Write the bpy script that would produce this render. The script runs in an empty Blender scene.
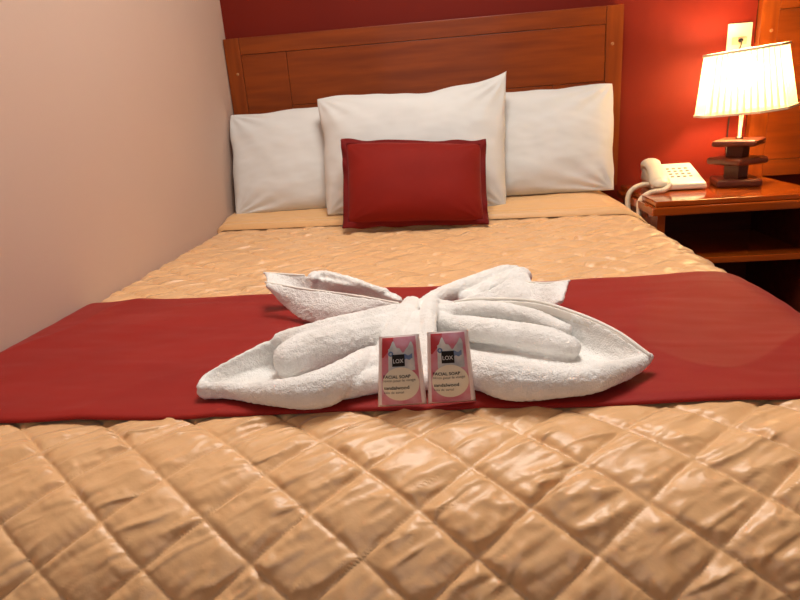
import bpy, bmesh, math, random
import numpy as np
from mathutils import Vector, Matrix

random.seed(7)
scene = bpy.context.scene
COL = scene.collection

# ------------------------------------------------------------------ camera
F_PX = 599.2
PITCH, ROLL, YAW = 0.3135, -0.0754, -0.1
CAM = Vector((0.799, -2.3189, 0.9648))
_F = Vector((math.sin(YAW)*math.cos(PITCH), math.cos(YAW)*math.cos(PITCH), -math.sin(PITCH)))
_R = Vector((math.cos(YAW), -math.sin(YAW), 0)); _U = _R.cross(_F)
R2 = math.cos(ROLL)*_R + math.sin(ROLL)*_U
U2 = -math.sin(ROLL)*_R + math.cos(ROLL)*_U
cam_data = bpy.data.cameras.new('camera'); cam = bpy.data.objects.new('camera', cam_data)
COL.objects.link(cam); scene.camera = cam
M = Matrix((( R2.x, U2.x, -_F.x, CAM.x), (R2.y, U2.y, -_F.y, CAM.y), (R2.z, U2.z, -_F.z, CAM.z), (0,0,0,1)))
cam.matrix_world = M
cam_data.sensor_width = 36; cam_data.lens = F_PX/800*36; cam_data.clip_start = 0.02

def P(px, py, z=None, y=None):
    """point of the place seen at a pixel, at height z or at depth y"""
    d = _F + R2*((px-400)/F_PX) + U2*((300-py)/F_PX)
    t = (z-CAM.z)/d.z if z is not None else (y-CAM.y)/d.y
    return CAM + d*t

# ------------------------------------------------------------------ world, lights, exposure
w = bpy.data.worlds.new('world'); scene.world = w; w.use_nodes = True
w.node_tree.nodes['Background'].inputs[0].default_value = (0.9, 0.95, 1, 1)
w.node_tree.nodes['Background'].inputs[1].default_value = 0.05

def area(name, loc, rot, sx, sy, power, color):
    l = bpy.data.lights.new(name, 'AREA'); l.shape = 'RECTANGLE'; l.size = sx; l.size_y = sy
    l.energy = power; l.color = color
    o = bpy.data.objects.new(name, l); COL.objects.link(o); o.location = loc; o.rotation_euler = rot
    return o
CEIL_Z = 2.45
CEIL_LAMP = (0.85, -1.15)
area('ceiling_light_glow', (CEIL_LAMP[0], CEIL_LAMP[1], CEIL_Z-0.10), (0, 0, 0), 0.62, 0.62, 20, (1.0, 0.965, 0.91))
area('window_daylight', (0.75, -3.72, 1.55), (math.radians(90), 0, 0), 1.1, 1.1, 4.8, (0.84, 0.93, 1.0))

vs = scene.view_settings
vs.view_transform = 'Standard'; vs.look = 'None'; vs.gamma = 1; vs.exposure = 0.40
try: vs.use_curve_mapping = False
except Exception: pass

# ------------------------------------------------------------------ helpers
def srgb(r, g, b):
    f = lambda c: (c/255/12.92) if c/255 <= 0.04045 else ((c/255+0.055)/1.055)**2.4
    return (f(r), f(g), f(b), 1)

def mat(name, col, rough=0.6, spec=0.5, noise=None, bump=None, sheen=0, metal=0, coat=0, col2=None, coords='Object'):
    """noise=(scale, detail, (sx,sy,sz)) blends col and col2; bump=(scale, strength, distance)"""
    m = bpy.data.materials.new(name); m.use_nodes = True
    nt = m.node_tree; b = nt.nodes['Principled BSDF']
    b.inputs['Base Color'].default_value = col; b.inputs['Roughness'].default_value = rough
    b.inputs['Specular IOR Level'].default_value = spec; b.inputs['Metallic'].default_value = metal
    b.inputs['Coat Weight'].default_value = coat; b.inputs['Coat Roughness'].default_value = 0.08
    b.inputs['Sheen Weight'].default_value = sheen; b.inputs['Sheen Roughness'].default_value = 0.4
    tc = nt.nodes.new('ShaderNodeTexCoord')
    if noise:
        mp = nt.nodes.new('ShaderNodeMapping'); mp.inputs['Scale'].default_value = noise[2]
        nt.links.new(tc.outputs[coords], mp.inputs[0])
        n = nt.nodes.new('ShaderNodeTexNoise'); n.inputs['Scale'].default_value = noise[0]; n.inputs['Detail'].default_value = noise[1]
        nt.links.new(mp.outputs[0], n.inputs['Vector'])
        r = nt.nodes.new('ShaderNodeValToRGB'); r.color_ramp.elements[0].position = 0.3; r.color_ramp.elements[1].position = 0.7
        r.color_ramp.elements[0].color = col; r.color_ramp.elements[1].color = col2 or col
        nt.links.new(n.outputs['Fac'], r.inputs[0]); nt.links.new(r.outputs[0], b.inputs['Base Color'])
    if bump:
        n2 = nt.nodes.new('ShaderNodeTexNoise'); n2.inputs['Scale'].default_value = bump[0]; n2.inputs['Detail'].default_value = 3
        nt.links.new(tc.outputs[coords], n2.inputs['Vector'])
        bp = nt.nodes.new('ShaderNodeBump'); bp.inputs['Strength'].default_value = bump[1]; bp.inputs['Distance'].default_value = bump[2]
        nt.links.new(n2.outputs['Fac'], bp.inputs['Height']); nt.links.new(bp.outputs[0], b.inputs['Normal'])
    return m

def tag(o, label=None, cat=None, group=None, kind=None):
    if label: o['label'] = label
    if cat: o['category'] = cat
    if group: o['group'] = group
    if kind: o['kind'] = kind
    return o

def empty(name, loc=(0,0,0), rz=0):
    o = bpy.data.objects.new(name, None); COL.objects.link(o); o.location = loc; o.rotation_euler = (0,0,rz)
    o.empty_display_size = 0.05
    return o

def link(name, mesh, m=None, parent=None, smooth=False):
    o = bpy.data.objects.new(name, mesh); COL.objects.link(o)
    if m: mesh.materials.append(m)
    if parent: o.parent = parent
    if smooth: mesh.polygons.foreach_set('use_smooth', [True]*len(mesh.polygons))
    return o

def from_vf(name, v, f, m=None, parent=None, smooth=False):
    me = bpy.data.meshes.new(name); me.from_pydata([tuple(map(float, q)) for q in v], [], f); me.update()
    return link(name, me, m, parent, smooth)

def grid_faces(nu, nv, close_u=False, off=0, flip=False):
    fs = []
    for i in range(nu if close_u else nu-1):
        for j in range(nv-1):
            a = off+i*nv+j; b = off+((i+1) % nu)*nv+j
            fs.append((a, a+1, b+1, b) if flip else (a, b, b+1, a+1))
    return fs

def box(name, x0, x1, y0, y1, z0, z1, m, parent=None, bevel=0.0, segs=2):
    """box given in the parent's frame"""
    bm = bmesh.new(); bmesh.ops.create_cube(bm, size=1)
    c = Vector(((x0+x1)/2, (y0+y1)/2, (z0+z1)/2))
    for v in bm.verts: v.co = Vector((v.co.x*(x1-x0), v.co.y*(y1-y0), v.co.z*(z1-z0))) + c
    if bevel: bmesh.ops.bevel(bm, geom=bm.edges[:], offset=bevel, segments=segs, profile=0.6, affect='EDGES')
    me = bpy.data.meshes.new(name); bm.to_mesh(me); bm.free()
    return link(name, me, m, parent, smooth=False)

def lathe_vf(profile, n=24, cx=0, cy=0):
    v, f = [], []
    for i in range(n):
        a = 2*math.pi*i/n
        for (r, z) in profile: v.append((cx+r*math.cos(a), cy+r*math.sin(a), z))
    f = grid_faces(n, len(profile), True)
    return v, f

def catmull(pts, n):
    """pts (k,d) -> n samples of a Catmull-Rom curve"""
    p = np.asarray(pts, float); k = len(p)
    q = np.vstack([2*p[0]-p[1], p, 2*p[-1]-p[-2]])
    t = np.linspace(0, k-1, n); i = np.minimum(t.astype(int), k-2); u = (t-i)[:, None]
    a, b, c, d = q[i], q[i+1], q[i+2], q[i+3]
    return 0.5*((2*b)+(-a+c)*u+(2*a-5*b+4*c-d)*u**2+(-a+3*b-3*c+d)*u**3)

def tube_vf(pts, radii, n=40, k=14, squash=1.0):
    """closed round-ended tube along a smooth path"""
    pr = np.hstack([np.asarray(pts, float), np.asarray(radii, float)[:, None]])
    c = catmull(pr, n); pos, r = c[:, :3], np.maximum(c[:, 3], 1e-4)
    tan = np.gradient(pos, axis=0); tan /= np.linalg.norm(tan, axis=1)[:, None]+1e-12
    cap = 5; P_, R_, T_ = [], [], []
    for j in range(cap):
        a = math.pi/2*(1-j/cap); P_.append(pos[0]-tan[0]*r[0]*math.sin(a)); R_.append(r[0]*math.cos(a)+1e-5); T_.append(tan[0])
    for j in range(n): P_.append(pos[j]); R_.append(r[j]); T_.append(tan[j])
    for j in range(1, cap+1):
        a = math.pi/2*j/cap; P_.append(pos[-1]+tan[-1]*r[-1]*math.sin(a)); R_.append(r[-1]*math.cos(a)+1e-5); T_.append(tan[-1])
    up = np.array([0, 0, 1.0]); v = []
    for q, rr, t in zip(P_, R_, T_):
        s = np.cross(t, up)
        if np.linalg.norm(s) < 1e-3: s = np.array([1.0, 0, 0])
        s /= np.linalg.norm(s); b = np.cross(s, t)
        for i in range(k):
            a = 2*math.pi*i/k
            v.append(q + s*rr*math.cos(a)*squash + b*rr*math.sin(a))
    f = []; L = len(P_)
    for j in range(L-1):
        for i in range(k): f.append((j*k+i, j*k+(i+1) % k, (j+1)*k+(i+1) % k, (j+1)*k+i))
    f.append(tuple(range(k))[::-1]); f.append(tuple((L-1)*k+i for i in range(k)))
    return v, f

def sheet_vf(rows, th=0.007, nu=40, nv=16):
    """thick smooth sheet through rows of points"""
    A = np.array([catmull(r, nu) for r in rows])            # rows x nu x 3
    B = np.array([catmull(A[:, i], nv) for i in range(nu)])  # nu x nv x 3
    du = np.gradient(B, axis=0); dv = np.gradient(B, axis=1); n = np.cross(du, dv)
    n /= np.linalg.norm(n, axis=2)[..., None]+1e-12
    a = (B+n*th/2).reshape(-1, 3); b = (B-n*th/2).reshape(-1, 3)
    v = np.vstack([a, b]); o = len(a); f = grid_faces(nu, nv)+grid_faces(nu, nv, off=o, flip=True)
    idx = lambda i, j: i*nv+j
    for i in range(nu-1):
        f.append((idx(i,0), idx(i+1,0), o+idx(i+1,0), o+idx(i,0))[::-1]); f.append((idx(i,nv-1), idx(i+1,nv-1), o+idx(i+1,nv-1), o+idx(i,nv-1)))
    for j in range(nv-1):
        f.append((idx(0,j), idx(0,j+1), o+idx(0,j+1), o+idx(0,j))); f.append((idx(nu-1,j), idx(nu-1,j+1), o+idx(nu-1,j+1), o+idx(nu-1,j))[::-1])
    return v, f

_rng = np.random.RandomState(3); _perm = _rng.permutation(256); _perm = np.concatenate([_perm, _perm, _perm])
_g3 = _rng.normal(size=(256, 3)); _g3 /= np.linalg.norm(_g3, axis=1)[:, None]
def perlin(x, y, z=0.0):
    x, y, z = np.broadcast_arrays(np.asarray(x, float), np.asarray(y, float), np.asarray(z, float))
    xi, yi, zi = np.floor(x).astype(int), np.floor(y).astype(int), np.floor(z).astype(int)
    xf, yf, zf = x-xi, y-yi, z-zi
    fd = lambda t: t*t*t*(t*(t*6-15)+10)
    u, v, w_ = fd(xf), fd(yf), fd(zf)
    def g(dx, dy, dz):
        h = _perm[_perm[_perm[(xi+dx) & 255]+((yi+dy) & 255)]+((zi+dz) & 255)]
        q = _g3[h]; return q[..., 0]*(xf-dx)+q[..., 1]*(yf-dy)+q[..., 2]*(zf-dz)
    L = lambda a, b, t: a+(b-a)*t
    return L(L(L(g(0,0,0), g(1,0,0), u), L(g(0,1,0), g(1,1,0), u), v), L(L(g(0,0,1), g(1,0,1), u), L(g(0,1,1), g(1,1,1), u), v), w_)
def fbm(x, y, z=0.0, o=3):
    return sum(perlin(x*2**i+17*i, y*2**i, np.asarray(z)*2**i)/2**i for i in range(o))
def sstep(a, b, x):
    t = np.clip((x-a)/(b-a), 0, 1); return t*t*(3-2*t)

# ------------------------------------------------------------------ materials
m_wall_l = mat('cream_paint', srgb(198, 170, 153), 0.75, 0.25, (1.3, 3, (1,1,1)), (220, 0.08, 0.002), col2=srgb(202, 176, 160))
m_wall_r = mat('red_paint', srgb(112, 27, 11), 0.6, 0.15, (1.7, 3, (1,1,1)), (160, 0.06, 0.002), col2=srgb(104, 23, 9))
m_white = mat('white_paint', srgb(232, 224, 212), 0.8, 0.2, (2, 2, (1,1,1)), col2=srgb(226, 218, 206))
m_floor = mat('floor_tile', srgb(150, 105, 75), 0.4, 0.4, (3, 4, (1,1,1)), col2=srgb(128, 86, 60))
def wood(name, c1, c2, grain, rough=0.4, coat=0.06, spec=0.25):
    return mat(name, c1, rough, spec, (7, 6, grain), (60, 0.03, 0.001), coat=coat, col2=c2)
m_wood_h = wood('red_wood_horizontal', srgb(136, 60, 10), srgb(110, 44, 6), (0.5, 4, 6))
m_wood_v = wood('red_wood_vertical', srgb(138, 62, 11), srgb(112, 46, 7), (6, 4, 0.5))
m_groove = mat('dark_groove', srgb(66, 25, 8), 0.6, 0.2, (9, 2, (1,1,1)), col2=srgb(58, 20, 6))
m_screw = mat('screw_cap', srgb(176, 120, 70), 0.4, 0.5, (80, 2, (1,1,1)), col2=srgb(150, 96, 52))
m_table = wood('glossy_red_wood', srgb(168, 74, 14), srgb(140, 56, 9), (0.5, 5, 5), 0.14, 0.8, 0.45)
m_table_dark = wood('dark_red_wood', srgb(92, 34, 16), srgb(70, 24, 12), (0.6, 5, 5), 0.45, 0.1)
m_sheet = mat('white_cotton', srgb(210, 209, 205), 0.85, 0.2, (6, 2, (1,1,1)), (900, 0.08, 0.001), sheen=0.12, col2=srgb(206, 205, 201))
m_red_velvet = mat('red_velvet', srgb(128, 22, 9), 0.75, 0.2, (9, 3, (1,1,1)), (700, 0.12, 0.001), sheen=0.06, col2=srgb(120, 19, 8))
m_red_flange = mat('dark_red_trim', srgb(108, 14, 11), 0.75, 0.2, (9, 3, (1,1,1)), (700, 0.12, 0.001), sheen=0.04, col2=srgb(100, 12, 9))
m_runner = mat('red_runner_cloth', srgb(145, 23, 12), 0.66, 0.25, (5, 4, (1,1.6,1)), (600, 0.15, 0.001), sheen=0.1, col2=srgb(135, 19, 10))
m_terry = mat('white_terry', srgb(244, 242, 238), 0.95, 0.1, (30, 3, (1,1,1)), (480, 0.75, 0.003), sheen=0.35, col2=srgb(232, 228, 222))
m_hem = mat('white_flat_weave', srgb(236, 230, 220), 0.8, 0.2, (40, 2, (1,1,1)), (900, 0.3, 0.001), sheen=0.1, col2=srgb(228, 221, 211))
m_mattress = mat('mattress_ticking', srgb(205, 190, 165), 0.85, 0.2, (12, 2, (1,1,1)), col2=srgb(196, 180, 155))
m_phone = mat('cream_plastic', srgb(216, 204, 180), 0.38, 0.5, (15, 2, (1,1,1)), col2=srgb(211, 198, 172))
m_key = mat('grey_key', srgb(122, 112, 96), 0.45, 0.5, (60, 2, (1,1,1)), col2=srgb(112, 102, 88))
m_cord = mat('cream_cord', srgb(220, 204, 176), 0.45, 0.5, (60, 2, (1,1,1)), col2=srgb(212, 196, 168))
m_black = mat('black_plastic', srgb(24, 20, 20), 0.5, 0.4, (40, 2, (1,1,1)), col2=srgb(18, 15, 15))
m_chrome = mat('chrome', srgb(150, 150, 150), 0.12, 0.5, (40, 2, (1,1,1)), metal=1, col2=srgb(135, 135, 138))
m_lampwood = wood('dark_lamp_wood', srgb(104, 46, 26), srgb(80, 33, 19), (3, 3, 8), 0.4, 0.2)
m_plate = mat('ivory_plate', srgb(240, 228, 190), 0.4, 0.5, (10, 2, (1,1,1)), col2=srgb(236, 222, 182))
m_insert = mat('tan_socket', srgb(214, 186, 146), 0.45, 0.5, (30, 2, (1,1,1)), col2=srgb(206, 178, 138))

# satin bedspread
m_quilt = mat('gold_satin', srgb(222, 176, 126), 0.42, 0.6, (14, 4, (1, 1, 1)), (300, 0.10, 0.002), sheen=0.25, col2=srgb(216, 168, 117))
# fine pulled creases of the satin, running up to the right
nt = m_quilt.node_tree; qb_ = nt.nodes['Principled BSDF']; tcq = nt.nodes.new('ShaderNodeTexCoord')
mr = nt.nodes.new('ShaderNodeMapping'); mr.inputs['Rotation'].default_value = (0, 0, math.radians(-27)); nt.links.new(tcq.outputs['Object'], mr.inputs[0])
ms = nt.nodes.new('ShaderNodeMapping'); ms.inputs['Scale'].default_value = (9, 52, 30); nt.links.new(mr.outputs[0], ms.inputs[0])
nq = nt.nodes.new('ShaderNodeTexNoise'); nq.noise_type = 'RIDGED_MULTIFRACTAL'; nq.inputs['Scale'].default_value = 1; nq.inputs['Detail'].default_value = 2.5; nq.inputs['Distortion'].default_value = 0.5
nt.links.new(ms.outputs[0], nq.inputs['Vector'])
old = qb_.inputs['Normal'].links[0].from_socket
bq = nt.nodes.new('ShaderNodeBump'); bq.inputs['Strength'].default_value = 0.9; bq.inputs['Distance'].default_value = 0.009
nt.links.new(nq.outputs['Fac'], bq.inputs['Height']); nt.links.new(old, bq.inputs['Normal']); nt.links.new(bq.outputs[0], qb_.inputs['Normal'])
m_quilt_plain = mat('gold_satin_band', srgb(218, 171, 117), 0.5, 0.45, (10, 3, (1, 1, 1)), (300, 0.10, 0.002), sheen=0.2, col2=srgb(216, 170, 117))

# ------------------------------------------------------------------ room
RX, FY = 3.3, -3.8
def structure(o): o['kind'] = 'structure'; return o
structure(box('wall_left', -0.12, 0.0, FY, 0.12, 0, CEIL_Z, m_wall_l))
structure(box('wall_back', 0.0, RX, 0.0, 0.12, 0, CEIL_Z, m_wall_r))
structure(box('wall_right', RX, RX+0.12, FY, 0.12, 0, CEIL_Z, m_wall_l))
structure(box('floor', -0.12, RX+0.12, FY-0.12, 0.12, -0.08, 0, m_floor))
structure(box('ceiling', -0.12, RX+0.12, FY-0.12, 0.12, CEIL_Z, CEIL_Z+0.08, m_white))
# front wall behind the camera, with a window opening
wf = structure(box('wall_front', -0.12, 0.15, FY-0.12, FY, 0, CEIL_Z, m_wall_l))
box('wall_section', 1.35, RX+0.12, FY-0.12, FY, 0, CEIL_Z, m_wall_l, wf)
box('wall_section', 0.15, 1.35, FY-0.12, FY, 0, 0.95, m_wall_l, wf)
box('wall_section', 0.15, 1.35, FY-0.12, FY, 2.15, CEIL_Z, m_wall_l, wf)
wn = structure(empty('window_1', (0, 0, 0)))
for a, b, c, d in ((0.15, 0.20, 0.95, 2.15), (1.30, 1.35, 0.95, 2.15), (0.73, 0.77, 1.0, 2.1), (0.20, 1.30, 0.95, 1.0), (0.20, 1.30, 2.10, 2.15)):
    box('window_frame', a, b, FY-0.09, FY-0.03, c, d, m_white, wn, 0.004)

# ceiling lamp (out of frame, it lights the bed)
cl = tag(empty('ceiling_lamp', (CEIL_LAMP[0], CEIL_LAMP[1], CEIL_Z)), 'square white ceiling lamp above the bed', 'lamp')
box('mounting_plate', -0.2, 0.2, -0.2, 0.2, -0.03, -0.002, m_white, cl, 0.006)
m_glow = bpy.data.materials.new('lamp_diffuser'); m_glow.use_nodes = True
gb = m_glow.node_tree.nodes['Principled BSDF']; gb.inputs['Base Color'].default_value = (1, .97, .92, 1)
gb.inputs['Emission Color'].default_value = (1, .93, .84, 1); gb.inputs['Emission Strength'].default_value = 3
box('diffuser', -0.33, 0.33, -0.33, 0.33, -0.085, -0.03, m_glow, cl, 0.02, 3)

# ------------------------------------------------------------------ headboards
HB_TOP, HB_BOT = 1.2347, 0.628
def headboard(label, x0, W=1.40, mirror=False):
    root = tag(empty('headboard', (x0, 0, HB_BOT)), label, 'headboard', 'wall mounted headboards')
    H = HB_TOP-HB_BOT; yf, yb = -0.04, -0.012
    box('backing_board', 0.003, W-0.003, -0.014, -0.001, 0.002, H-0.004, m_groove, root)
    S, g = 0.058, 0.0014
    zr0, zr1 = 0.058, H-0.058      # bottom and top rail
    def piece(name, a, b, c, d, m, th=0.0):
        return box(name, a+g/2, b-g/2, yf+th, yb, c+g/2, d-g/2, m, root, 0.0014, 2)
    piece('stile', 0, S, 0, H, m_wood_v); piece('stile', W-S, W, 0, H, m_wood_v)
    piece('top_rail', S, W-S, zr1, H, m_wood_h)
    piece('bottom_rail', S, W-S, 0, zr0, m_wood_h)
    a1, a2 = 0.225, W-0.235
    zh, zl = 0.365, 0.24
    piece('panel', S, a1, zl, zr1, m_wood_h, 0.0015)
    piece('panel', a1, W-S, zh, zr1, m_wood_h, 0.0015)
    piece('panel', a1, a2, zl, zh, m_wood_h, 0.0015)
    piece('panel', a2, W-S, zr0, zh, m_wood_h, 0.0015)
    piece('panel', S, a2, zr0, zl, m_wood_h, 0.0015)
    for xs in (0.037, W-0.035):
        for zs in (0.485, 0.12):
            v, f = lathe_vf([(0.0001, 0.0016), (0.004, 0.0012), (0.0055, 0.0), (0.0055, -0.002)], 14)
            s = from_vf('screw_cap', [(p[0], -p[2], p[1]) for p in v], f[::-1], m_screw, root, True)
            s.location = (xs, yf, zs)
    return root
headboard('brown wooden panelled headboard on the red wall behind the pillows', 0.003)
headboard('orange-lit wooden headboard cut off at the right edge behind the lamp', 1.8488)

# ------------------------------------------------------------------ bed
bed = tag(empty('bed', (0, 0, 0)), 'bed standing against the cream wall, covered by the gold bedspread', 'bed')
box('base', 0.02, 1.35, -1.82, -0.045, 0.10, 0.33, m_table_dark, bed, 0.008)
box('mattress', 0.015, 1.33, -1.74, -0.045, 0.33, 0.545, m_mattress, bed, 0.05, 4)
for x in (0.07, 1.29):
    for y in (-0.12, -1.74):
        v, f = lathe_vf([(0.0001, 0), (0.022, 0), (0.03, 0.10), (0.0001, 0.10)], 16)
        l = from_vf('leg', v, f, m_table_dark, bed, False); l.location = (x, y, 0)

# --- bedspread: arc length coordinates s (across, from the wall) and t (down the bed from the head)
ZT = 0.600; XR, RR = 1.295, 0.105; YF, RF = 1.676, 0.211; YH = 0.046
def across(s):
    s = np.asarray(s, float); a = np.clip((s-XR)/RR, 0, math.pi/2)
    x = np.where(s < XR, s, XR+RR*np.sin(a)); d = np.where(s < XR, 0, RR*(1-np.cos(a)))
    e = np.maximum(s-XR-RR*math.pi/2, 0); d = d+e*0.995; x = x+e*0.0
    l = np.clip((0.03-s)/0.03, 0, 1); d = d+0.022*l*l          # soft roll-off against the wall
    return x, d
def along(t):
    t = np.asarray(t, float); L = YF-YH
    a = np.clip((t-L)/RF, 0, math.pi/2)
    y = np.where(t < L, YH+t, YF+RF*np.sin(a)); d = np.where(t < L, 0, RF*(1-np.cos(a)))
    e = np.maximum(t-L-RF*math.pi/2, 0); d = d+e
    return -y, d
def t_of_y(y): return -y-YH
def surf(s, t):
    x, dx = across(s); y, dy = along(t)
    d = (dx**4+dy**4)**0.25
    z = ZT-d+0.004*fbm(s*2.2+5, t*2.2, 0.3, 2)
    return np.stack(np.broadcast_arrays(x, y, z), -1)
def normals(B):
    n = np.cross(np.gradient(B, axis=1), np.gradient(B, axis=0)); n /= np.linalg.norm(n, axis=2)[..., None]+1e-12
    return n
DI = 0.1163; DT = 0.0946; S0 = 0.5749; T0 = YF-YH+0.1718
def puff(s, t):
    ws, wt = s+0.004*perlin(s*6, t*6, 1.5), t+0.004*perlin(s*6, t*6, 7.5)
    wt = wt+0.022*(s-0.8)
    a = (ws-S0)/DI+(wt-T0)/DT; b = (ws-S0)/DI-(wt-T0)/DT
    da = np.abs(a-np.round(a))*2; db = np.abs(b-np.round(b))*2   # 0 at a seam, 1 mid-cell
    ca, cb = np.floor(a), np.floor(b)
    dome = (1-(1-da)**3.2)*(1-(1-db)**3.2)
    h = 0.0048*dome**0.7*(1+0.35*perlin(ca*3.7+.5, cb*5.1+.5, 2.2))
    seam = np.minimum(da, db)
    h -= 0.0018*np.exp(-(seam/0.045)**2)
    # puckers that leave the seams at right angles, and long soft creases across the cells
    fade = sstep(0.0, 0.25, seam)*(1-0.5*sstep(0.5, 1, seam))
    pk = perlin(a*13, b*2.2, 4.1)*np.exp(-db*2.2)+perlin(b*13, a*2.2, 9.3)*np.exp(-da*2.2)
    h += 0.0026*pk*fade
    u = s*0.90-t*0.44; v_ = s*0.44+t*0.90                       # creases run up to the right
    c1 = perlin(u*9, v_*46, 3.3)+0.6*perlin(u*16+4, v_*80, 5.5)
    h += 0.0070*np.maximum(c1-0.05, 0)*fade
    for fu, fv, sd, am in ((7, 21, 1.7, 0.0030), (11, 34, 6.1, 0.0028), (15, 50, 11.3, 0.0024)):
        rg = (1-np.abs(perlin(u*fu+sd*3, v_*fv, sd))*2.2); rg = np.clip(rg, 0, 1)**5*sstep(0.0, 0.25, perlin(u*8+sd, v_*8, sd+2))
        h += am*rg*fade
    h += 0.0022*fbm(s*24, t*24, 6.6, 3)*fade
    # where it turns down at the foot the folds run downwards
    foot = sstep(YF-YH+0.06, YF-YH+0.18, t)
    h += foot*0.008*np.maximum(perlin(s*38, t*5, 8.8), 0)*fade
    under = sstep(t_of_y(-1.16), t_of_y(-1.18), t)*(1-sstep(t_of_y(-1.63), t_of_y(-1.66), t))   # pressed flat below the runner
    h = h*(1-under)+np.minimum(h*0.6, 0.005)*under
    return h
def cloth(name, s, t, hfun, m, parent=None, under=None):
    S, T = np.meshgrid(s, t, indexing='ij'); B = surf(S, T); N = normals(B)
    B = B+N*hfun(S, T)[..., None]
    v = B.reshape(-1, 3); v[:, 0] = np.maximum(v[:, 0], 0.002); f = grid_faces(len(s), len(t), flip=True)
    return from_vf(name, v, f, m, parent, True)
S_END, T_END = XR+RR*math.pi/2+0.36, YF-YH+RF*math.pi/2+0.22
spread = tag(empty('bedspread', (0.69, -0.95, 0.59)), 'gold satin bedspread quilted in diamonds, covering the bed', 'bedspread')
ss = np.concatenate([np.linspace(0.004, XR+RR*math.pi/2+0.03, 540), np.linspace(XR+RR*math.pi/2+0.04, S_END, 20)])
tt = np.concatenate([np.linspace(0.0, 1.08, 250)[:-1], np.linspace(1.08, 1.50, 70)[:-1], np.linspace(1.50, YF-YH+RF*math.pi/2, 170), np.linspace(YF-YH+RF*math.pi/2+0.006, T_END, 24)])
def keep(o, par):   # parent without moving
    o.parent = par; o.matrix_parent_inverse = Matrix.Translation(par.location).inverted(); return o
keep(cloth('quilted_cover', ss, tt, puff, m_quilt), spread)
# folded-back head end, a plain puffed band under the pillows
def fold_edge(s): return 0.375+0.115*np.clip(s/1.36, 0, 1.1)+0.008*perlin(s*5, 0.5, 0.2)
sb = np.linspace(0.006, XR+RR*1.35, 200); qb = np.linspace(0, 1, 90)
Sg, Qg = np.meshgrid(sb, qb, indexing='ij')
Tg = (fold_edge(Sg)-YH)*Qg
B = surf(Sg, Tg); N = normals(surf(Sg, Tg))
dist = (1-Qg)*(fold_edge(Sg)-YH)            # distance back from the folded edge
lft = 0.024+0.018*(sstep(0.0, 0.16, dist))*(1-sstep(1.22, 1.40, Sg)); lft = lft*(1-0.62*sstep(1.27, 1.40, Sg))
hb = np.where(dist < 0.012, 0.007+(lft-0.007)*np.sqrt(np.clip(1-(1-dist/0.012)**2, 0, 1)), lft)
hb = hb+0.0034*fbm(Sg*16, Tg*22, 1.1, 3)*sstep(0, .03, dist)-0.0035*np.exp(-((dist-0.032)/0.004)**2)+0.002*perlin(Sg*42, Tg*8, 3.2)*np.exp(-((dist-.03)/.03)**2)
B = B+N*hb[..., None]; B[..., 0] = np.maximum(B[..., 0], 0.002)
keep(from_vf('folded_edge', B.reshape(-1, 3), grid_faces(len(sb), len(qb), flip=True), m_quilt_plain, None, True), spread)

# --- bed runner
def runner_far(s): return t_of_y(-1.152)-0.010*s+0.004*perlin(s*4, .3, .7)
def runner_near(s): return t_of_y(-1.668)-0.010*s+0.004*perlin(s*4, 1.3, 2.7)
sr = np.concatenate([np.linspace(0.003, XR+RR*math.pi/2+0.03, 330), np.linspace(XR+RR*math.pi/2+0.04, S_END-0.02, 16)]); qr = np.linspace(0, 1, 150)
Sg, Qg = np.meshgrid(sr, qr, indexing='ij'); Tg = runner_far(Sg)+(runner_near(Sg)-runner_far(Sg))*Qg
B = surf(Sg, Tg); N = normals(B)
e = np.minimum(Qg, 1-Qg)*0.55
hr = 0.0095+0.002*sstep(0, .02, e)+0.0035*fbm(Sg*5+2, Tg*9, 2.2, 3)+0.0022*np.maximum(perlin(Sg*5+Tg*6, Tg*26-Sg*5, 5.0), 0)
hr += 0.006*perlin(Sg*6+4*Tg, Tg*3.0-Sg, 1.0)+0.004*np.clip(1-3*np.abs(perlin(Sg*3.2+Tg*2.5, Tg*3-Sg*2, 4.4)), 0, 1)**2
hr = np.maximum(hr, 0.0088); hr = np.where(e < 0.004, hr-0.004*(1-e/0.004), hr)
B = B+N*hr[..., None]; B[..., 0] = np.maximum(B[..., 0], 0.002)
runner = from_vf('bed_runner', B.reshape(-1, 3), grid_faces(len(sr), len(qr), flip=True), m_runner, None, True)
tag(runner, 'wide red cloth runner lying across the gold bedspread', 'bed runner')
sol = runner.modifiers.new('thickness', 'SOLIDIFY'); sol.thickness = 0.003; sol.offset = -1
ZG = ZT+0.0125     # top of the runner

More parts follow.
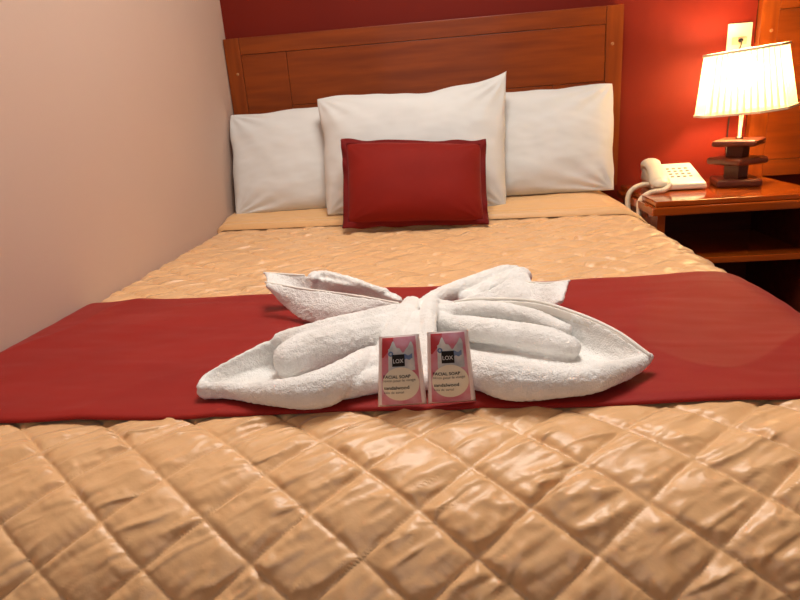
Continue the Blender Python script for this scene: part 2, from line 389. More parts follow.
# ------------------------------------------------------------------ pillows
def bag(corners, tf, tb, n=70, pinch=0.05, powr=2.6, seed=0.0, wr=0.004, ears=None, sharp=0.55, rnd=0.03, wob=0.010):
    """stuffed bag between four corner points TL TR BR BL; tf/tb = thickness to the front/back"""
    TL, TR, BR, BL = [np.array(c, float) for c in corners]
    u = np.linspace(-1, 1, n); u = np.sign(u)*(1-(1-np.abs(u))**1.25); U, V = np.meshgrid(u, u, indexing='ij')
    a = (1+U*(1-pinch*(1-V**2)*np.abs(U)**3))/2; b = (1+V*(1-pinch*(1-U**2)*np.abs(V)**3))/2
    a = 0.5+(a-0.5)*(1-rnd*V**4*(1-0.5*U**2)); b = 0.5+(b-0.5)*(1-rnd*U**4*(1-0.5*V**2))
    a, b = a[..., None], b[..., None]
    B = (TL*(1-a)+TR*a)*b+(BL*(1-a)+BR*a)*(1-b)
    if ears:
        for (su, sv), off in ears.items():
            wgt = ((1+su*U)/2*(1+sv*V)/2)**5; B = B+wgt[..., None]*np.array(off)
    ex = (TR-TL)/np.linalg.norm(TR-TL); ey = (TL-BL)/np.linalg.norm(TL-BL)
    B = B+wob*(fbm(U*1.7+seed, V*1.7, seed, 2)[..., None]*ex*np.abs(U)[..., None]+fbm(U*1.9-seed, V*1.9, seed+5, 2)[..., None]*ey*np.clip(V, 0, 1)[..., None]*1.4)
    nrm = np.cross(TR-TL, TL-BL); nrm /= np.linalg.norm(nrm)      # points to the front (camera side) or back
    if nrm[1] > 0: nrm = -nrm
    prof = (np.clip(1-np.abs(U)**powr, 0, 1)*np.clip(1-np.abs(V)**powr, 0, 1))**sharp
    edge = np.clip(1-np.maximum(np.abs(U), np.abs(V)), 0, 1)
    wx, wz = U*3+seed, V*3+seed*1.7
    wrk = wr*(fbm(wx*.8, wz*.8, seed, 3)+0.5*perlin(wx*0.9+wz*.5, wz*0.5-wx*.4, seed+3))*sstep(0, .12, edge)
    # gathers running in from the corners and sides
    ang = np.arctan2(V-np.sign(V), U-np.sign(U)); rad = np.hypot(1-np.abs(U), 1-np.abs(V))
    wrk = wrk+wr*0.9*np.sin(ang*15+seed*9)*np.exp(-rad*2.6)*sstep(0.02, .25, rad)
    Fr = B+nrm*(tf*prof+wrk)[..., None]; Bk = B-nrm*(tb*prof)[..., None]
    v = np.vstack([Fr.reshape(-1, 3), Bk.reshape(-1, 3)]); o = n*n
    f = grid_faces(n, n)+grid_faces(n, n, off=o, flip=True)
    return v, f, (B, nrm)
def finish_bag(name, v, f, m, parent=None):
    me = bpy.data.meshes.new(name); me.from_pydata([tuple(map(float, q)) for q in v], [], f)
    bm = bmesh.new(); bm.from_mesh(me); bmesh.ops.remove_doubles(bm, verts=bm.verts, dist=0.0004); bmesh.ops.recalc_face_normals(bm, faces=bm.faces); bm.to_mesh(me); bm.free()
    return link(name, me, m, parent, True)
ZP = ZT+0.042
def clampx(v, lo): v = np.array(v); v[:, 0] = np.maximum(v[:, 0], lo); return v
p1 = P(224, 115, y=-0.10); p2 = P(236, 221, y=-0.24)
v, f, _ = bag([(max(p1.x, .006), -0.10, p1.z), (0.69, -0.10, 0.985), (0.70, -0.25, ZP), (max(p2.x, .012), -0.25, ZP-0.012)], 0.060, 0.035, seed=1.3, wr=0.007, pinch=0.02)
tag(finish_bag('bed_pillow', clampx(v, 0.008), f, m_sheet), 'white pillow at the cream wall, left of the three white pillows', 'pillow', 'white bed pillows')
p1 = P(614, 84, y=-0.10); p2 = P(615, 197, y=-0.24)
v, f, _ = bag([(0.71, -0.10, 0.99), (p1.x, -0.10, p1.z), (p2.x, -0.25, ZP), (0.70, -0.25, ZP)], 0.060, 0.035, seed=4.1, wr=0.007, pinch=0.02)
tag(finish_bag('bed_pillow', v, f, m_sheet), 'white pillow nearest the telephone, right of the three white pillows', 'pillow', 'white bed pillows')
p1, p2, p3, p4 = P(317, 97, y=-0.215), P(506, 87, y=-0.215), P(507, 209, y=-0.355), P(327, 216, y=-0.355)
v, f, _ = bag([p1, p2, p3, p4], 0.085, 0.032, seed=7.7, wr=0.006, pinch=0.03, ears={(1, 1): (0.010, 0.0, 0.052)})
tag(finish_bag('bed_pillow', v, f, m_sheet), 'large white pillow in the middle, behind the red cushion', 'pillow', 'white bed pillows')

# red cushion with a flat dark flange
cush = tag(empty('throw_cushion', (0.68, -0.5, ZT+0.02)), 'small dark red cushion with a flat border propped on the white pillow', 'cushion')
c1, c2, c3, c4 = [np.array(P(*q)) for q in ((341, 139, None, -0.415), (486, 140, None, -0.415), (489, 226, None, -0.545), (343, 229, None, -0.545))]
def lerp4(u, v_): return (c1*(1-u)+c2*u)*(1-v_)+(c4*(1-u)+c3*u)*v_
ix, iy = 0.030, 0.048
v, f, _ = bag([lerp4(ix, iy), lerp4(1-ix, iy), lerp4(1-ix, 1-iy), lerp4(ix, 1-iy)], 0.066, 0.045, seed=2.9, wr=0.0018, pinch=0.03, sharp=0.42, wob=0.004)
keep(finish_bag('cushion_body', v, f, m_red_velvet), cush)
nb = 240; ring = []
nrm = np.cross(c2-c1, c1-c4); nrm /= np.linalg.norm(nrm)
if nrm[1] > 0: nrm = -nrm
for i in range(nb):
    q = i/nb*4; k = int(q); r_ = q-k
    e0 = [(r_, 0), (1, r_), (1-r_, 1), (0, 1-r_)][k]
    bow = math.sin(math.pi*r_)*0.012
    outer = (e0[0]+(0.5-e0[0])*bow*2, e0[1]+(0.5-e0[1])*bow*3)
    inn = (ix+0.012+(1-2*ix-0.024)*outer[0], iy+0.02+(1-2*iy-.04)*outer[1])
    row = []
    for j in range(5):
        g = j/4; uu = outer[0]+(inn[0]-outer[0])*g; vv = outer[1]+(inn[1]-outer[1])*g
        wob = 0.0075*math.sin(i*0.32+1.7*math.sin(i*.11))*(1-g)+0.016*(1-g)*perlin(i*.05, .5, 2.)
        row.append(lerp4(uu, vv)+nrm*(wob+0.008*g))
    ring.append(row)
v = np.array(ring).reshape(-1, 3); v[:, 2] = np.maximum(v[:, 2], ZT+0.013)
fl = keep(from_vf('flange', v, grid_faces(nb, 5, True), m_red_flange, None, True), cush)
so = fl.modifiers.new('thickness', 'SOLIDIFY'); so.thickness = 0.005; so.offset = 0

# ------------------------------------------------------------------ towel butterfly
pieces_v, pieces_f = [], []
def add(vf):
    o = sum(len(a) for a in pieces_v); pieces_v.append(np.array([tuple(q) for q in vf[0]])); pieces_f.extend([tuple(i+o for i in q) for q in vf[1]])
def H(px, py, h): return tuple(P(px, py, z=ZG+h))
def T(*pts, squash=1.0, n=40):   # (px, py, radius, lift)
    add(tube_vf([H(p[0], p[1], p[2]+(p[3] if len(p) > 3 else 0)) for p in pts], [p[2] for p in pts], n=n, squash=squash))
def base_row(rim, dy, h, dx=0): return [(x+dx, y+dy, ZG+h) for (x, y, z) in rim]
def mid_row(a, b, bul): return [((p[0]+q[0])/2, (p[1]+q[1])/2+bul, (p[2]+q[2])/2) for p, q in zip(a, b)]
# front right wing
rimR = [H(425, 312, .046), H(455, 303, .054), H(480, 300, .057), H(533, 302, .057), H(578, 315, .052), H(617, 333, .043), H(649, 356, .026)]
lowR = base_row(rimR, -0.030, .006); lowR[-1] = (rimR[-1][0]-.01, rimR[-1][1]-.008, ZG+.018)
frR = [H(440, 385, .008), H(470, 388, .008), H(500, 390, .008), H(545, 390, .008), H(580, 387, .008), H(612, 379, .010), H(640, 364, .016)]
add(sheet_vf([rimR, mid_row(rimR, lowR, .010), lowR, frR], 0.009, 60, 30))
T((430, 360, .020), (470, 368, .0245), (503, 379, .0255), (532, 382, .0225), (575, 382, .0175), (612, 374, .0155, .002), (636, 365, .011, .006), (649, 357, .006, .016), squash=.9)
T((440, 324, .018, .016), (505, 334, .0205, .010), (545, 341, .0205, .008), (568, 347, .017, .008))
T((436, 313, .013, .030), (480, 309, .014, .034), (525, 315, .013, .032), (565, 330, .010, .024))
# front left wing
rimL = [H(198, 386, .018), H(207, 373, .026), H(227, 361, .034), H(267, 342, .046), H(300, 334, .050)]
lowL = base_row(rimL, -0.022, .006); lowL[0] = (rimL[0][0]+.006, rimL[0][1]-.003, ZG+.012)
frL = [H(201, 390, .012), H(225, 396, .008), H(255, 400, .008), H(290, 402, .008), H(330, 398, .008)]
add(sheet_vf([rimL, mid_row(rimL, lowL, .006), lowL, frL], 0.009, 50, 26))
T((202, 387, .007, .010), (222, 389, .010, .004), (250, 392, .014), (297, 393, .0215), (328, 386, .025), (346, 375, .022, .006), (360, 363, .018, .016), (370, 352, .010, .028), squash=.9)
T((292, 360, .027, .002), (310, 352, .031, .003), (345, 343, .033, .003), (392, 330, .028, .008), squash=1.0)
T((281, 340, .012, .036), (310, 333, .014, .042), (345, 325, .015, .044), (395, 313, .014, .040))
T((322, 391, .012), (350, 387, .0155), (395, 377, .017))
T((356, 370, .014, .008), (376, 366, .018, .008), (398, 362, .020, .006))
# back left wing
hemL = [H(266, 283, .060), H(300, 289, .056), H(330, 293, .053), H(360, 297, .050), H(398, 304, .044)]
botL = [H(268, 286, .054), H(284, 305, .026), H(304, 320, .008), H(345, 325, .006), H(398, 322, .006)]
add(sheet_vf([hemL, mid_row(hemL, botL, -.007), botL], 0.006, 50, 20))
bkL = [H(264.5, 273.5, .064), H(304, 276, .060), H(340, 282, .056), H(370, 289, .050), H(401, 300, .044)]
bk0 = [H(267, 284, .056), H(304, 300, .020), H(340, 306, .010), H(370, 308, .010), H(400, 311, .010)]
add(sheet_vf([bkL, mid_row(bkL, bk0, .004), bk0], 0.007, 40, 16))
T((316, 280, .0185, .026), (335, 284, .021, .020), (362, 291, .0185, .018), (396, 302, .012, .020))
T((313, 279, .007, .052), (322, 274, .007, .056), (345, 279, .007, .052), (385, 292, .007, .042))
# back right wing
T((424, 304, .013, .028), (440, 296, .015, .026), (476, 283, .017, .020), (503, 273, .015, .020), (516, 270, .010, .024))
T((468, 300, .015, .012), (496, 288, .020, .008), (516, 279, .022, .008), (521, 277, .020, .010))
tpR = [H(505, 279, .036), H(530, 283, .040), H(550, 283.5, .042), H(569, 281.5, .044)]
tpB = [H(500, 302, .008), H(528, 308, .008), H(548, 308, .010), H(562, 302, .024)]
add(sheet_vf([tpR, mid_row(tpR, tpB, -.004), tpB], 0.007, 36, 16))
frB = [H(462, 300, .034), H(492, 289, .042), H(512, 277, .048), H(527, 272, .046)]
frb = [H(466, 312, .010), H(500, 310, .010), H(528, 308, .010), H(540, 306, .010)]
add(sheet_vf([frB, mid_row(frB, frb, -.012), frb], 0.010, 36, 16))
# gathered middle with the loop over it
T((398, 316, .020, .006), (425, 312, .022, .010), (450, 312, .018, .008))
T((412, 303, .013, .036), (404, 318, .014, .038), (393, 336, .014, .034), (384, 356, .014, .020), squash=1.25)
T((432, 300, .011, .034), (429, 312, .012, .042), (428, 330, .012, .040), (427, 352, .013, .026), (426, 380, .013, .004), squash=1.1)
T((415, 318, .012, .036), (412, 338, .013, .034), (408, 360, .014, .018), (405, 382, .014, .004), squash=1.1)
T((390, 350, .020, .010), (425, 352, .020, .012), (455, 350, .020, .010))
T((385, 378, .017), (425, 378, .017), (460, 378, .017))
raw = bpy.data.meshes.new('towel_raw'); raw.from_pydata([tuple(map(float, q)) for q in np.vstack(pieces_v)], [], pieces_f)
bm = bmesh.new(); bm.from_mesh(raw); bmesh.ops.recalc_face_normals(bm, faces=bm.faces); bm.to_mesh(raw); bm.free()
tmp = bpy.data.objects.new('towel_raw', raw); COL.objects.link(tmp)
rm = tmp.modifiers.new('r', 'REMESH'); rm.mode = 'VOXEL'; rm.voxel_size = 0.0024
sm = tmp.modifiers.new('s', 'SMOOTH'); sm.iterations = 6; sm.factor = 0.5
dg = bpy.context.evaluated_depsgraph_get(); me = bpy.data.meshes.new_from_object(tmp.evaluated_get(dg)); me.name = 'towel_cloth'
bpy.data.objects.remove(tmp); bpy.data.meshes.remove(raw)
n = len(me.vertices); co = np.zeros(n*3); me.vertices.foreach_get('co', co); co = co.reshape(-1, 3)
no = np.zeros(n*3); me.vertices.foreach_get('normal', no); no = no.reshape(-1, 3)
d_ = 0.0026*fbm(co[:,0]*20, co[:,1]*20, co[:,2]*20, 2)+0.0017*perlin(co[:,0]*190, co[:,1]*190, co[:,2]*190)
co = co+no*d_[:, None]
gx = np.clip(co[:, 1], -1.9, 0); floor_z = ZG+0.0005-np.where(-co[:,1] > YF, RF-np.sqrt(np.maximum(RF**2-(-co[:,1]-YF)**2, 0)), 0)
co[:, 2] = np.maximum(co[:, 2], floor_z)
win = sstep(0.670, 0.694, co[:, 0])*(1-sstep(0.816, 0.840, co[:, 0])); co[:, 1] = np.maximum(co[:, 1], -1.646-0.06*(1-win))   # pressed back behind the sachets
me.vertices.foreach_set('co', co.ravel()); me.update()
towel = tag(empty('towel', (0.745, -1.45, ZG)), 'white terry towel folded into a four winged butterfly on the red runner', 'towel')
keep(link('folded_cloth', me, m_terry, None, True), towel)
def hem(rim, r=0.0024, up=0.001, n=60):
    v, f = tube_vf([(p[0], p[1], p[2]+up) for p in rim], [r]*len(rim), n=n, k=8)
    keep(from_vf('hem_edge', v, f, m_hem, None, True), towel)
def hem_band(rows):
    v, f = sheet_vf(rows, 0.0028, 60, 8); keep(from_vf('hem_band', v, f, m_hem, None, True), towel)
rb_ = [(x, y, z, max(0.12, min(1, 1.25*(len(rimR)-3-i)/3))) for i, (x, y, z) in enumerate(rimR[2:])]   # narrows to the tip
hem_band([[(x, y-.0055*k, z+.0005) for x, y, z, k in rb_], [(x, y-.0075*k, z-.006*k) for x, y, z, k in rb_], [(x, y-.0085*k, z-.0125*k) for x, y, z, k in rb_]])
hem(rimR[1:], up=.002); hem(hemL); hem(tpR); hem(bkL[:2], up=.001, n=20)

# ------------------------------------------------------------------ soap sachets
m_film = mat('clear_pink_film', srgb(242, 228, 224), 0.22, 0.6, (20, 2, (1,1,1)), (60, 0.25, 0.002), col2=srgb(236, 216, 213))
m_pink = mat('pink_print', srgb(208, 104, 120), 0.3, 0.5, (45, 3, (1,1,1)), col2=srgb(216, 164, 180))
m_redp = mat('red_print', srgb(196, 44, 46), 0.3, 0.5, (40, 3, (1,1,1)), col2=srgb(186, 58, 66))
m_splash = mat('grey_white_print', srgb(226, 224, 218), 0.35, 0.5, (60, 3, (1,1,1)), col2=srgb(170, 178, 186))
m_blue = mat('blue_print', srgb(90, 116, 160), 0.35, 0.5, (90, 3, (1,1,1)), col2=srgb(120, 142, 176))
m_disc = mat('cream_print', srgb(236, 227, 205), 0.35, 0.5, (40, 2, (1,1,1)), col2=srgb(230, 220, 196))
m_ink = mat('black_ink', srgb(16, 12, 12), 0.4, 0.4, (40, 2, (1,1,1)), col2=srgb(12, 9, 9))
m_inkgrey = mat('grey_ink', srgb(92, 80, 66), 0.4, 0.4, (40, 2, (1,1,1)), col2=srgb(84, 72, 60))
m_inkwhite = mat('white_ink', srgb(235, 235, 235), 0.4, 0.4, (40, 2, (1,1,1)), col2=srgb(228, 228, 228))

def text_mesh(body, width, bold=0.0):
    cu = bpy.data.curves.new('t', 'FONT'); cu.body = body; cu.size = 1; cu.offset = bold; cu.resolution_u = 3
    ob = bpy.data.objects.new('t', cu); COL.objects.link(ob)
    dg = bpy.context.evaluated_depsgraph_get(); dg.update(); me = bpy.data.meshes.new_from_object(ob.evaluated_get(dg))
    bpy.data.objects.remove(ob); bpy.data.curves.remove(cu)
    c = np.array([v.co[:] for v in me.vertices]); f = [tuple(p.vertices) for p in me.polygons]; bpy.data.meshes.remove(me)
    c[:, 0] -= c[:, 0].min(); k = width/c[:, 0].max()
    return c[:, :2]*k, f

def sachet(label, q):
    TL, TR, BR, BL = [np.array(c) for c in q]
    root = tag(empty('soap_sachet', tuple((BL+BR)/2)), label, 'soap', 'soap sachets leaning on the towel')
    nrm = np.cross(TR-TL, TL-BL); nrm /= np.linalg.norm(nrm)
    if nrm[1] > 0: nrm = -nrm
    W = np.linalg.norm(TR-TL)/2+np.linalg.norm(BR-BL)/2; Hh = np.linalg.norm(TL-BL)
    def bulge(u, v):
        return 0.0075*(np.clip(1-np.abs(2*u-1)**2.5, 0, 1)*np.clip(1-np.abs(2*v-1)**3.5, 0, 1))**0.6
    def at(u, v, eps=0.0):   # u 0..1 left-right, v 0..1 bottom-top
        u, v = np.asarray(u, float)[..., None], np.asarray(v, float)[..., None]
        return (BL*(1-u)+BR*u)*(1-v)+(TL*(1-u)+TR*u)*v+nrm*(bulge(u, v)+eps)
    g = 26; a = np.linspace(0, 1, g); U, V = np.meshgrid(a, a, indexing='ij')
    Fr = at(U, V, 0.0006*np.sin(V*180)[..., None]*(np.abs(V-.5) > .46)[..., None]); Bk = (BL*(1-U[...,None])+BR*U[...,None])*(1-V[...,None])+(TL*(1-U[...,None])+TR*U[...,None])*V[...,None]-nrm*bulge(U, V)[...,None]*.9
    v = np.vstack([Fr.reshape(-1,3), Bk.reshape(-1,3)])
    keep(finish_bag('film', v, grid_faces(g, g)+grid_faces(g, g, off=g*g, flip=True), m_film), root)
    def region(name, u0, u1, vlo, vhi, m, eps, n=22):
        """print between two outlines v = vlo(u) .. vhi(u)"""
        uu = np.linspace(u0, u1, n); ww = np.linspace(0, 1, 14)
        lo = np.array([vlo(x) for x in uu]); hi = np.array([vhi(x) for x in uu])
        Ug = np.repeat(uu[:, None], 14, 1); Vg = lo[:, None]+(hi-lo)[:, None]*ww[None]
        return keep(from_vf(name, at(Ug, Vg, eps).reshape(-1,3), grid_faces(n, 14), m, None, True), root)
    asp = W/Hh
    region('pink_print', 0.085, 0.905, lambda u: 0.035, lambda u: 0.985, m_pink, 0.0004)
    region('red_print', 0.085, 0.36, lambda u: 0.72+0.18*max(0, (u-.12)/.24), lambda u: 0.985, m_redp, 0.0007)
    def splash_top(u): return 0.80+0.12*math.exp(-((u-.36)/.12)**2)+0.13*math.exp(-((u-.77)/.07)**2)+0.02*math.sin(u*40)
    region('splash_print', 0.24, 0.84, lambda u: 0.53, splash_top, m_splash, 0.0010, 40)
    region('blue_print', 0.50, 0.80, lambda u: 0.690+.01*math.sin(u*50), lambda u: 0.755+.012*math.sin(u*33), m_blue, 0.0013)
    def disc(name, cu, cv, r, m, eps, r0=0.0):
        th = np.linspace(0, 2*np.pi, 49)[:-1]; rr = np.linspace(max(r0, 1e-4), r, 8)
        Ug = cu+np.cos(th)[:, None]*rr[None]; Vg = cv+np.sin(th)[:, None]*rr[None]*asp
        return keep(from_vf(name, at(Ug, Vg, eps).reshape(-1,3), grid_faces(48, 8, True), m, None, True), root)
    disc('blue_ring', 0.30, 0.775, 0.06, m_blue, 0.0013, 0.025)
    disc('label_disc', 0.50, 0.345, 0.40, m_disc, 0.0013)
    region('logo_square', 0.33, 0.62, lambda u: 0.60, lambda u: 0.765, m_ink, 0.0016)
    def text(name, body, u0, v0, width, m, bold=0.0, eps=0.0019, vs_=1.0):
        c, f = text_mesh(body, width, bold)
        uu, vv = u0+c[:, 0], v0+c[:, 1]*asp*vs_
        return keep(from_vf(name, at(uu, vv, eps), f, m, None, False), root)
    text('logo_text', 'LOX', 0.355, 0.650, 0.235, m_inkwhite, 0.0, 0.0021, 1.1)
    text('label_text', 'FACIAL SOAP', 0.125, 0.435, 0.60, m_ink, 0.015)
    text('label_text', 'savon pour le visage', 0.125, 0.385, 0.70, m_inkgrey)
    text('label_text', 'sandalwood', 0.14, 0.275, 0.54, m_ink, 0.012)
    text('label_text', 'bois de santal', 0.14, 0.215, 0.42, m_inkgrey)
    return root
sachet('pink soap sachet leaning against the towel, the left of the pair', [P(379, 337, y=-1.652), P(419, 334, y=-1.652), P(427, 404, z=ZG), P(378, 407, z=ZG)])
sachet('pink soap sachet leaning against the towel, the right of the pair', [P(427, 332.5, y=-1.652), P(468, 330, y=-1.652), P(476, 401, z=ZG), P(428, 404, z=ZG)])

# ------------------------------------------------------------------ nightstand
NZ = 0.629; NX0, NX1, NY0, NY1 = 1.402, 1.913, -0.452, -0.0415
ns = tag(empty('nightstand', ((NX0+NX1)/2, -0.25, 0)), 'glossy reddish brown nightstand with an open shelf beside the bed', 'nightstand')
def nbox(name, x0, x1, y0, y1, z0, z1, m, bev=0.003): return keep(box(name, x0, x1, y0, y1, z0, z1, m, None, bev), ns)
nbox('tabletop', NX0+0.012, NX1-0.004, NY0+0.014, NY1, NZ-0.016, NZ, m_table, 0.003)
nbox('top_frame', NX0, NX1, NY0, NY1, NZ-0.042, NZ-0.0165, m_table, 0.004)
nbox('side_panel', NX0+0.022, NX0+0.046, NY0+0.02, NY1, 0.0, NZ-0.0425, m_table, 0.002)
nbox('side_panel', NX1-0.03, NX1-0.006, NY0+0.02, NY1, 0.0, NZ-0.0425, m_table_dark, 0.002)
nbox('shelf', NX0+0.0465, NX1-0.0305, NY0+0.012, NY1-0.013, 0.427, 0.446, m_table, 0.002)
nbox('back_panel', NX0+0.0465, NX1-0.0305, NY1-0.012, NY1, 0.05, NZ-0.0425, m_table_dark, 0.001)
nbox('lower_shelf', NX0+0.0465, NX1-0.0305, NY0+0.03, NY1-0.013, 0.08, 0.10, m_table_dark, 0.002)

# ------------------------------------------------------------------ table lamp
LX, LY = 1.748, -0.195
lamp = tag(empty('table_lamp', (LX, LY, NZ)), 'lit table lamp with pleated cream shade and stacked dark wood base', 'lamp')
def plate(name, half, z0, z1, ang, m=m_lampwood, hy=None, bev=0.0105):
    o = box(name, -half, half, -(hy or half), hy or half, z0, z1, m, lamp, bev, 5); o.rotation_euler = (0, 0, ang); return o
plate('base_plate', 0.068, 0.0, 0.025, math.radians(-12))
plate('block', 0.026, 0.025, 0.070, math.radians(-57), bev=0.002)
plate('middle_plate', 0.066, 0.070, 0.093, math.radians(-65))
plate('block', 0.026, 0.093, 0.130, math.radians(-47), bev=0.002)
plate('top_plate', 0.066, 0.130, 0.151, math.radians(-38))
v, f = lathe_vf([(0.0001, 0.151), (0.011, 0.151), (0.011, 0.156), (0.0065, 0.159), (0.0065, 0.262), (0.0001, 0.262)], 18)
from_vf('pole', v, f, m_chrome, lamp, True)
v, f = lathe_vf([(0.0001, 0.262), (0.015, 0.262), (0.015, 0.300), (0.012, 0.306), (0.0001, 0.306)], 18)
from_vf('socket', v, f, m_plate, lamp, True)
m_bulb = bpy.data.materials.new('lit_bulb'); m_bulb.use_nodes = True
bb = m_bulb.node_tree.nodes['Principled BSDF']; bb.inputs['Emission Color'].default_value = (1, 0.75, 0.42, 1); bb.inputs['Emission Strength'].default_value = 240
v, f = lathe_vf([(0.0001, 0.306), (0.012, 0.308), (0.018, 0.318), (0.034, 0.338), (0.040, 0.356), (0.037, 0.374), (0.024, 0.390), (0.011, 0.396), (0.0001, 0.397)], 20)
from_vf('bulb', v, f, m_bulb, lamp, True)
# shade: chamfered square frustum, pleated
def outline(hw, hd, ch):
    return [(-hw+ch, -hd), (hw-ch, -hd), (hw, -hd+ch), (hw, hd-ch), (hw-ch, hd), (-hw+ch, hd), (-hw, hd-ch), (-hw, -hd+ch)]
NP = 4
def perimeter(hw, hd, ch, amp):
    o = outline(hw, hd, ch); out = []
    for i in range(8):
        a, b = np.array(o[i]), np.array(o[(i+1) % 8]); k = (2*NP if i % 2 == 0 else NP)
        nn = np.array([b[1]-a[1], a[0]-b[0]]); nn = nn/np.linalg.norm(nn)
        for j in range(k):            # knife pleats: forward, folded back, forward again
            for g, o_ in ((j/k, amp), ((j+1)/k, amp*0.8), ((j+0.62)/k, amp*0.4)):
                out.append(a+(b-a)*min(g, 1)+nn*o_)
    return np.array(out)
top = perimeter(0.1077, 0.0812, 0.0441, 0.004); bot = perimeter(0.134, 0.101, 0.0549, 0.005)
Z0, Z1, NZV = 0.238, 0.424, 16
shade_m = bpy.data.materials.new('pleated_shade'); shade_m.use_nodes = True
nt = shade_m.node_tree; nt.nodes.remove(nt.nodes['Principled BSDF']); out = nt.nodes['Material Output']
dif = nt.nodes.new('ShaderNodeBsdfDiffuse'); tr = nt.nodes.new('ShaderNodeBsdfTranslucent'); mx = nt.nodes.new('ShaderNodeMixShader'); mx.inputs[0].default_value = 0.36
noi = nt.nodes.new('ShaderNodeTexNoise'); noi.inputs['Scale'].default_value = 60
rmp = nt.nodes.new('ShaderNodeValToRGB'); rmp.color_ramp.elements[0].color = srgb(236, 214, 168); rmp.color_ramp.elements[1].color = srgb(242, 224, 184)
nt.links.new(noi.outputs['Fac'], rmp.inputs[0])
for s_ in (dif, tr): nt.links.new(rmp.outputs[0], s_.inputs[0])
nt.links.new(dif.outputs[0], mx.inputs[1]); nt.links.new(tr.outputs[0], mx.inputs[2])
tp = nt.nodes.new('ShaderNodeBsdfTransparent'); tp.inputs[0].default_value = (1, 0.96, 0.88, 1); m2 = nt.nodes.new('ShaderNodeMixShader'); m2.inputs[0].default_value = 0.32   # sheer weave
nt.links.new(mx.outputs[0], m2.inputs[1]); nt.links.new(tp.outputs[0], m2.inputs[2]); nt.links.new(m2.outputs[0], out.inputs[0])
m_trim = mat('shade_trim', srgb(232, 212, 178), 0.8, 0.2, (50, 2, (1,1,1)), col2=srgb(226, 204, 168))
npnt = len(top); v = []
for i in range(npnt):
    for j in range(NZV):
        g = j/(NZV-1); p = bot[i]*(1-g)+top[i]*g; v.append((p[0], p[1], Z0+(Z1-Z0)*g-(Z0+Z1)/2))
shade = from_vf('shade', v, grid_faces(npnt, NZV, True), shade_m, lamp, False)
shade.location = (0, 0, (Z0+Z1)/2); shade.rotation_euler = (math.radians(4.0), math.radians(-3.0), math.radians(-43.7))
def trim(hw, hd, ch, z, h, name):
    o = [np.array(p) for p in outline(hw, hd, ch)]; v = []; 
    for p in o:
        k = 1+0.0045/np.linalg.norm(p); q = 1-0.002/np.linalg.norm(p)
        v += [(p[0]*k, p[1]*k, z), (p[0]*k, p[1]*k, z+h), (p[0]*q, p[1]*q, z+h), (p[0]*q, p[1]*q, z)]
    f = []
    for i in range(8):
        a, b = i*4, ((i+1) % 8)*4
        for j in range(4): f.append((a+j, b+j, b+(j+1) % 4, a+(j+1) % 4))
    from_vf(name, v, f, m_trim, shade, False)
zc = (Z1-Z0)/2
trim(0.1105, 0.084, 0.0453, zc-0.004, 0.008, 'top_trim'); trim(0.137, 0.104, 0.0561, -zc-0.002, 0.007, 'bottom_trim')
# spider that carries the shade
v, f = tube_vf([(-0.106, 0, zc-0.012), (0, 0, zc-0.016), (0.106, 0, zc-0.012)], [0.0016]*3, n=8, k=6); from_vf('spider', v, f, m_chrome, shade, True)
v, f = tube_vf([(0.0, 0.079, zc-0.012), (0, 0, zc-0.016), (0.0, -0.079, zc-0.012)], [0.0016]*3, n=8, k=6); from_vf('spider', v, f, m_chrome, shade, True)
# power cord: out of the base, along the table, up the wall to the outlet
OX, OZ = 1.800, 1.108
pts = [(LX+0.05, LY+0.04, NZ+0.02), (LX+0.085, LY+0.03, NZ+0.012), (LX+0.082, LY+0.10, NZ+0.004), (LX+0.02, -0.075, NZ+0.005), (LX+0.030, -0.050, NZ+0.03), (1.788, -0.012, 0.75), (1.790, -0.008, 0.85), (1.790, -0.008, 0.95), (1.79, -0.010, 1.03), (OX, -0.022, OZ-0.035), (OX, -0.026, OZ-0.017)]
v, f = tube_vf(pts, [0.0022]*len(pts), n=90, k=8); keep(from_vf('power_cord', v, f, m_black, None, True), lamp)
v, f = lathe_vf([(0.0001, 0), (0.006, 0), (0.006, 0.014), (0.004, 0.018), (0.0001, 0.018)], 14)
pl = from_vf('plug', [(p[0], -p[2], p[1]) for p in v], f[::-1], m_black, None, True); pl.location = (OX, -0.0105, OZ-0.017); keep(pl, lamp)

# wall outlet
outlet = tag(empty('wall_outlet', (OX, 0, OZ)), 'ivory wall outlet plate above the lampshade on the red wall', 'outlet')
box('cover_plate', -0.040, 0.040, -0.007, -0.0005, -0.075, 0.039, m_plate, outlet, 0.003)
box('socket_insert', -0.024, 0.024, -0.010, -0.0065, -0.029, -0.005, m_insert, outlet, 0.0015)

# ------------------------------------------------------------------ telephone
PX, PY = 1.556, -0.165
ph = tag(empty('telephone', (PX, PY, NZ), math.radians(-4)), 'cream push button desk telephone on the nightstand', 'telephone')
def wedge(name, x0, x1, y0, y1, z0, zf, zb, m, parent, bev=0.006, taper=0.0):
    bm = bmesh.new(); co = [(x0,y0,z0),(x1,y0,z0),(x1,y1,z0),(x0,y1,z0),(x0+taper,y0,zf),(x1-taper,y0,zf),(x1-taper*2,y1,zb),(x0+taper*2,y1,zb)]
    vv = [bm.verts.new(c) for c in co]
    for q in ((3,2,1,0),(4,5,6,7),(0,1,5,4),(1,2,6,5),(2,3,7,6),(3,0,4,7)): bm.faces.new([vv[i] for i in q])
    if bev: bmesh.ops.bevel(bm, geom=bm.edges[:], offset=bev, segments=3, profile=0.5, affect='EDGES')
    me = bpy.data.meshes.new(name); bm.to_mesh(me); bm.free(); return link(name, me, m, parent, True)
wedge('base', -0.085, 0.085, -0.09, 0.085, 0.003, 0.024, 0.072, m_phone, ph, 0.006, 0.004)
sl = math.atan2(0.048, 0.175)
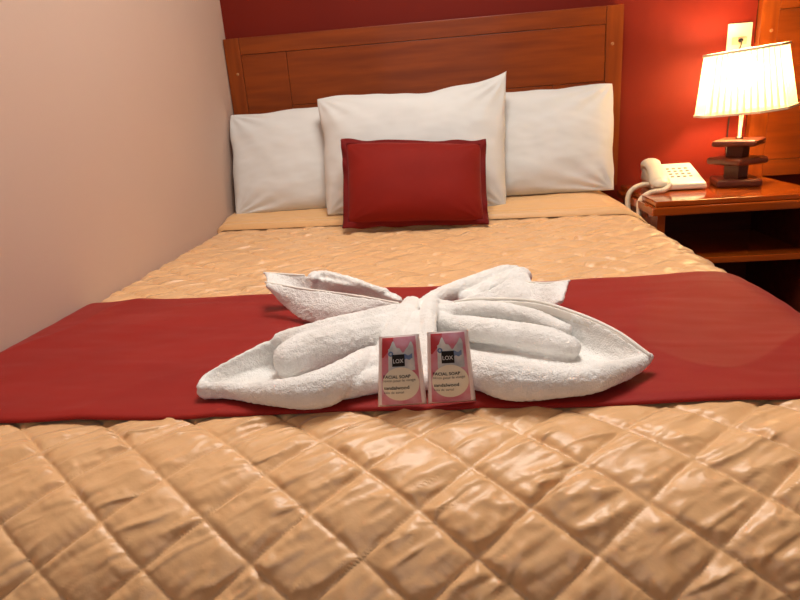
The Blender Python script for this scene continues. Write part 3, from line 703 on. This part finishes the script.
for r in range(4):
    for c in range(4):
        k = box('key', -0.0052, 0.0052, -0.0038, 0.0038, -0.001, 0.0024, m_key, ph, 0.001, 1)
        yy = -0.035+r*0.0225; k.location = (-0.012+c*0.0195, yy, 0.024+(yy+0.09)*0.048/0.175+0.0005); k.rotation_euler = (sl, 0, 0)
# cradle and handset on the left side of the base
wedge('cradle', -0.090, -0.032, -0.070, 0.080, 0.020, 0.034, 0.076, m_phone, ph, 0.008, 0.002)
hs = [(-0.064, -0.098, 0.026), (-0.064, -0.082, 0.031), (-0.063, -0.05, 0.048), (-0.062, 0.0, 0.065), (-0.061, 0.04, 0.073), (-0.060, 0.07, 0.074), (-0.060, 0.088, 0.070)]
v, f = tube_vf(hs, [0.017, 0.0215, 0.0195, 0.0175, 0.0185, 0.0215, 0.017], n=40, k=18, squash=1.55)
from_vf('handset', v, f, m_phone, ph, True)
wedge('earpiece', -0.088, -0.034, 0.055, 0.098, 0.050, 0.078, 0.080, m_phone, ph, 0.008)
wedge('mouthpiece', -0.092, -0.038, -0.098, -0.062, 0.010, 0.028, 0.042, m_phone, ph, 0.007)
def coil(pts, name, R=0.0062, r=0.0029, turns=46):
    c = catmull(pts, turns*9); tan = np.gradient(c, axis=0); tan /= np.linalg.norm(tan, axis=1)[:, None]
    up = np.array([0.3, 0.9, 0.3]); v = []
    s = np.cross(tan, up); s /= np.linalg.norm(s, axis=1)[:, None]; b = np.cross(s, tan)
    a = np.linspace(0, turns*2*np.pi, len(c))[:, None]
    h = c+R*(np.cos(a)*s+np.sin(a)*b)
    tv = np.gradient(h, axis=0); tv /= np.linalg.norm(tv, axis=1)[:, None]
    n1 = h-c; n1 /= np.linalg.norm(n1, axis=1)[:, None]; n2 = np.cross(tv, n1)
    k = 6
    for i in range(len(h)):
        for j in range(k): v.append(h[i]+r*(math.cos(2*math.pi*j/k)*n1[i]+math.sin(2*math.pi*j/k)*n2[i]))
    f = [(i*k+j, i*k+(j+1) % k, (i+1)*k+(j+1) % k, (i+1)*k+j) for i in range(len(h)-1) for j in range(k)]
    return keep(from_vf(name, v, f, m_cord, None, True), ph_root)
ph_root = ph
def keep_rot(o, par): o.parent = par; o.matrix_parent_inverse = (Matrix.Translation(par.location) @ Matrix.Rotation(par.rotation_euler.z, 4, 'Z')).inverted(); return o
_keep = keep; keep = keep_rot
a0 = P(671, 187, y=-0.27); a0z = a0.z
coil([(a0.x, a0.y, NZ+0.026), P(664, 190, y=-0.285), P(652, 192, y=-0.29), P(643, 197, y=-0.292), P(639.5, 203, y=-0.295), P(639, 210, y=-0.297), P(638.5, 217, y=-0.30)], 'cord')
coil([P(650, 184.5, y=-0.20), P(644, 184.5, y=-0.215), P(636, 187, y=-0.225), P(630, 192, y=-0.228), P(627.8, 199, y=-0.23), P(627.8, 207, y=-0.232), P(628, 211, y=-0.235)], 'cord')
keep = _keep
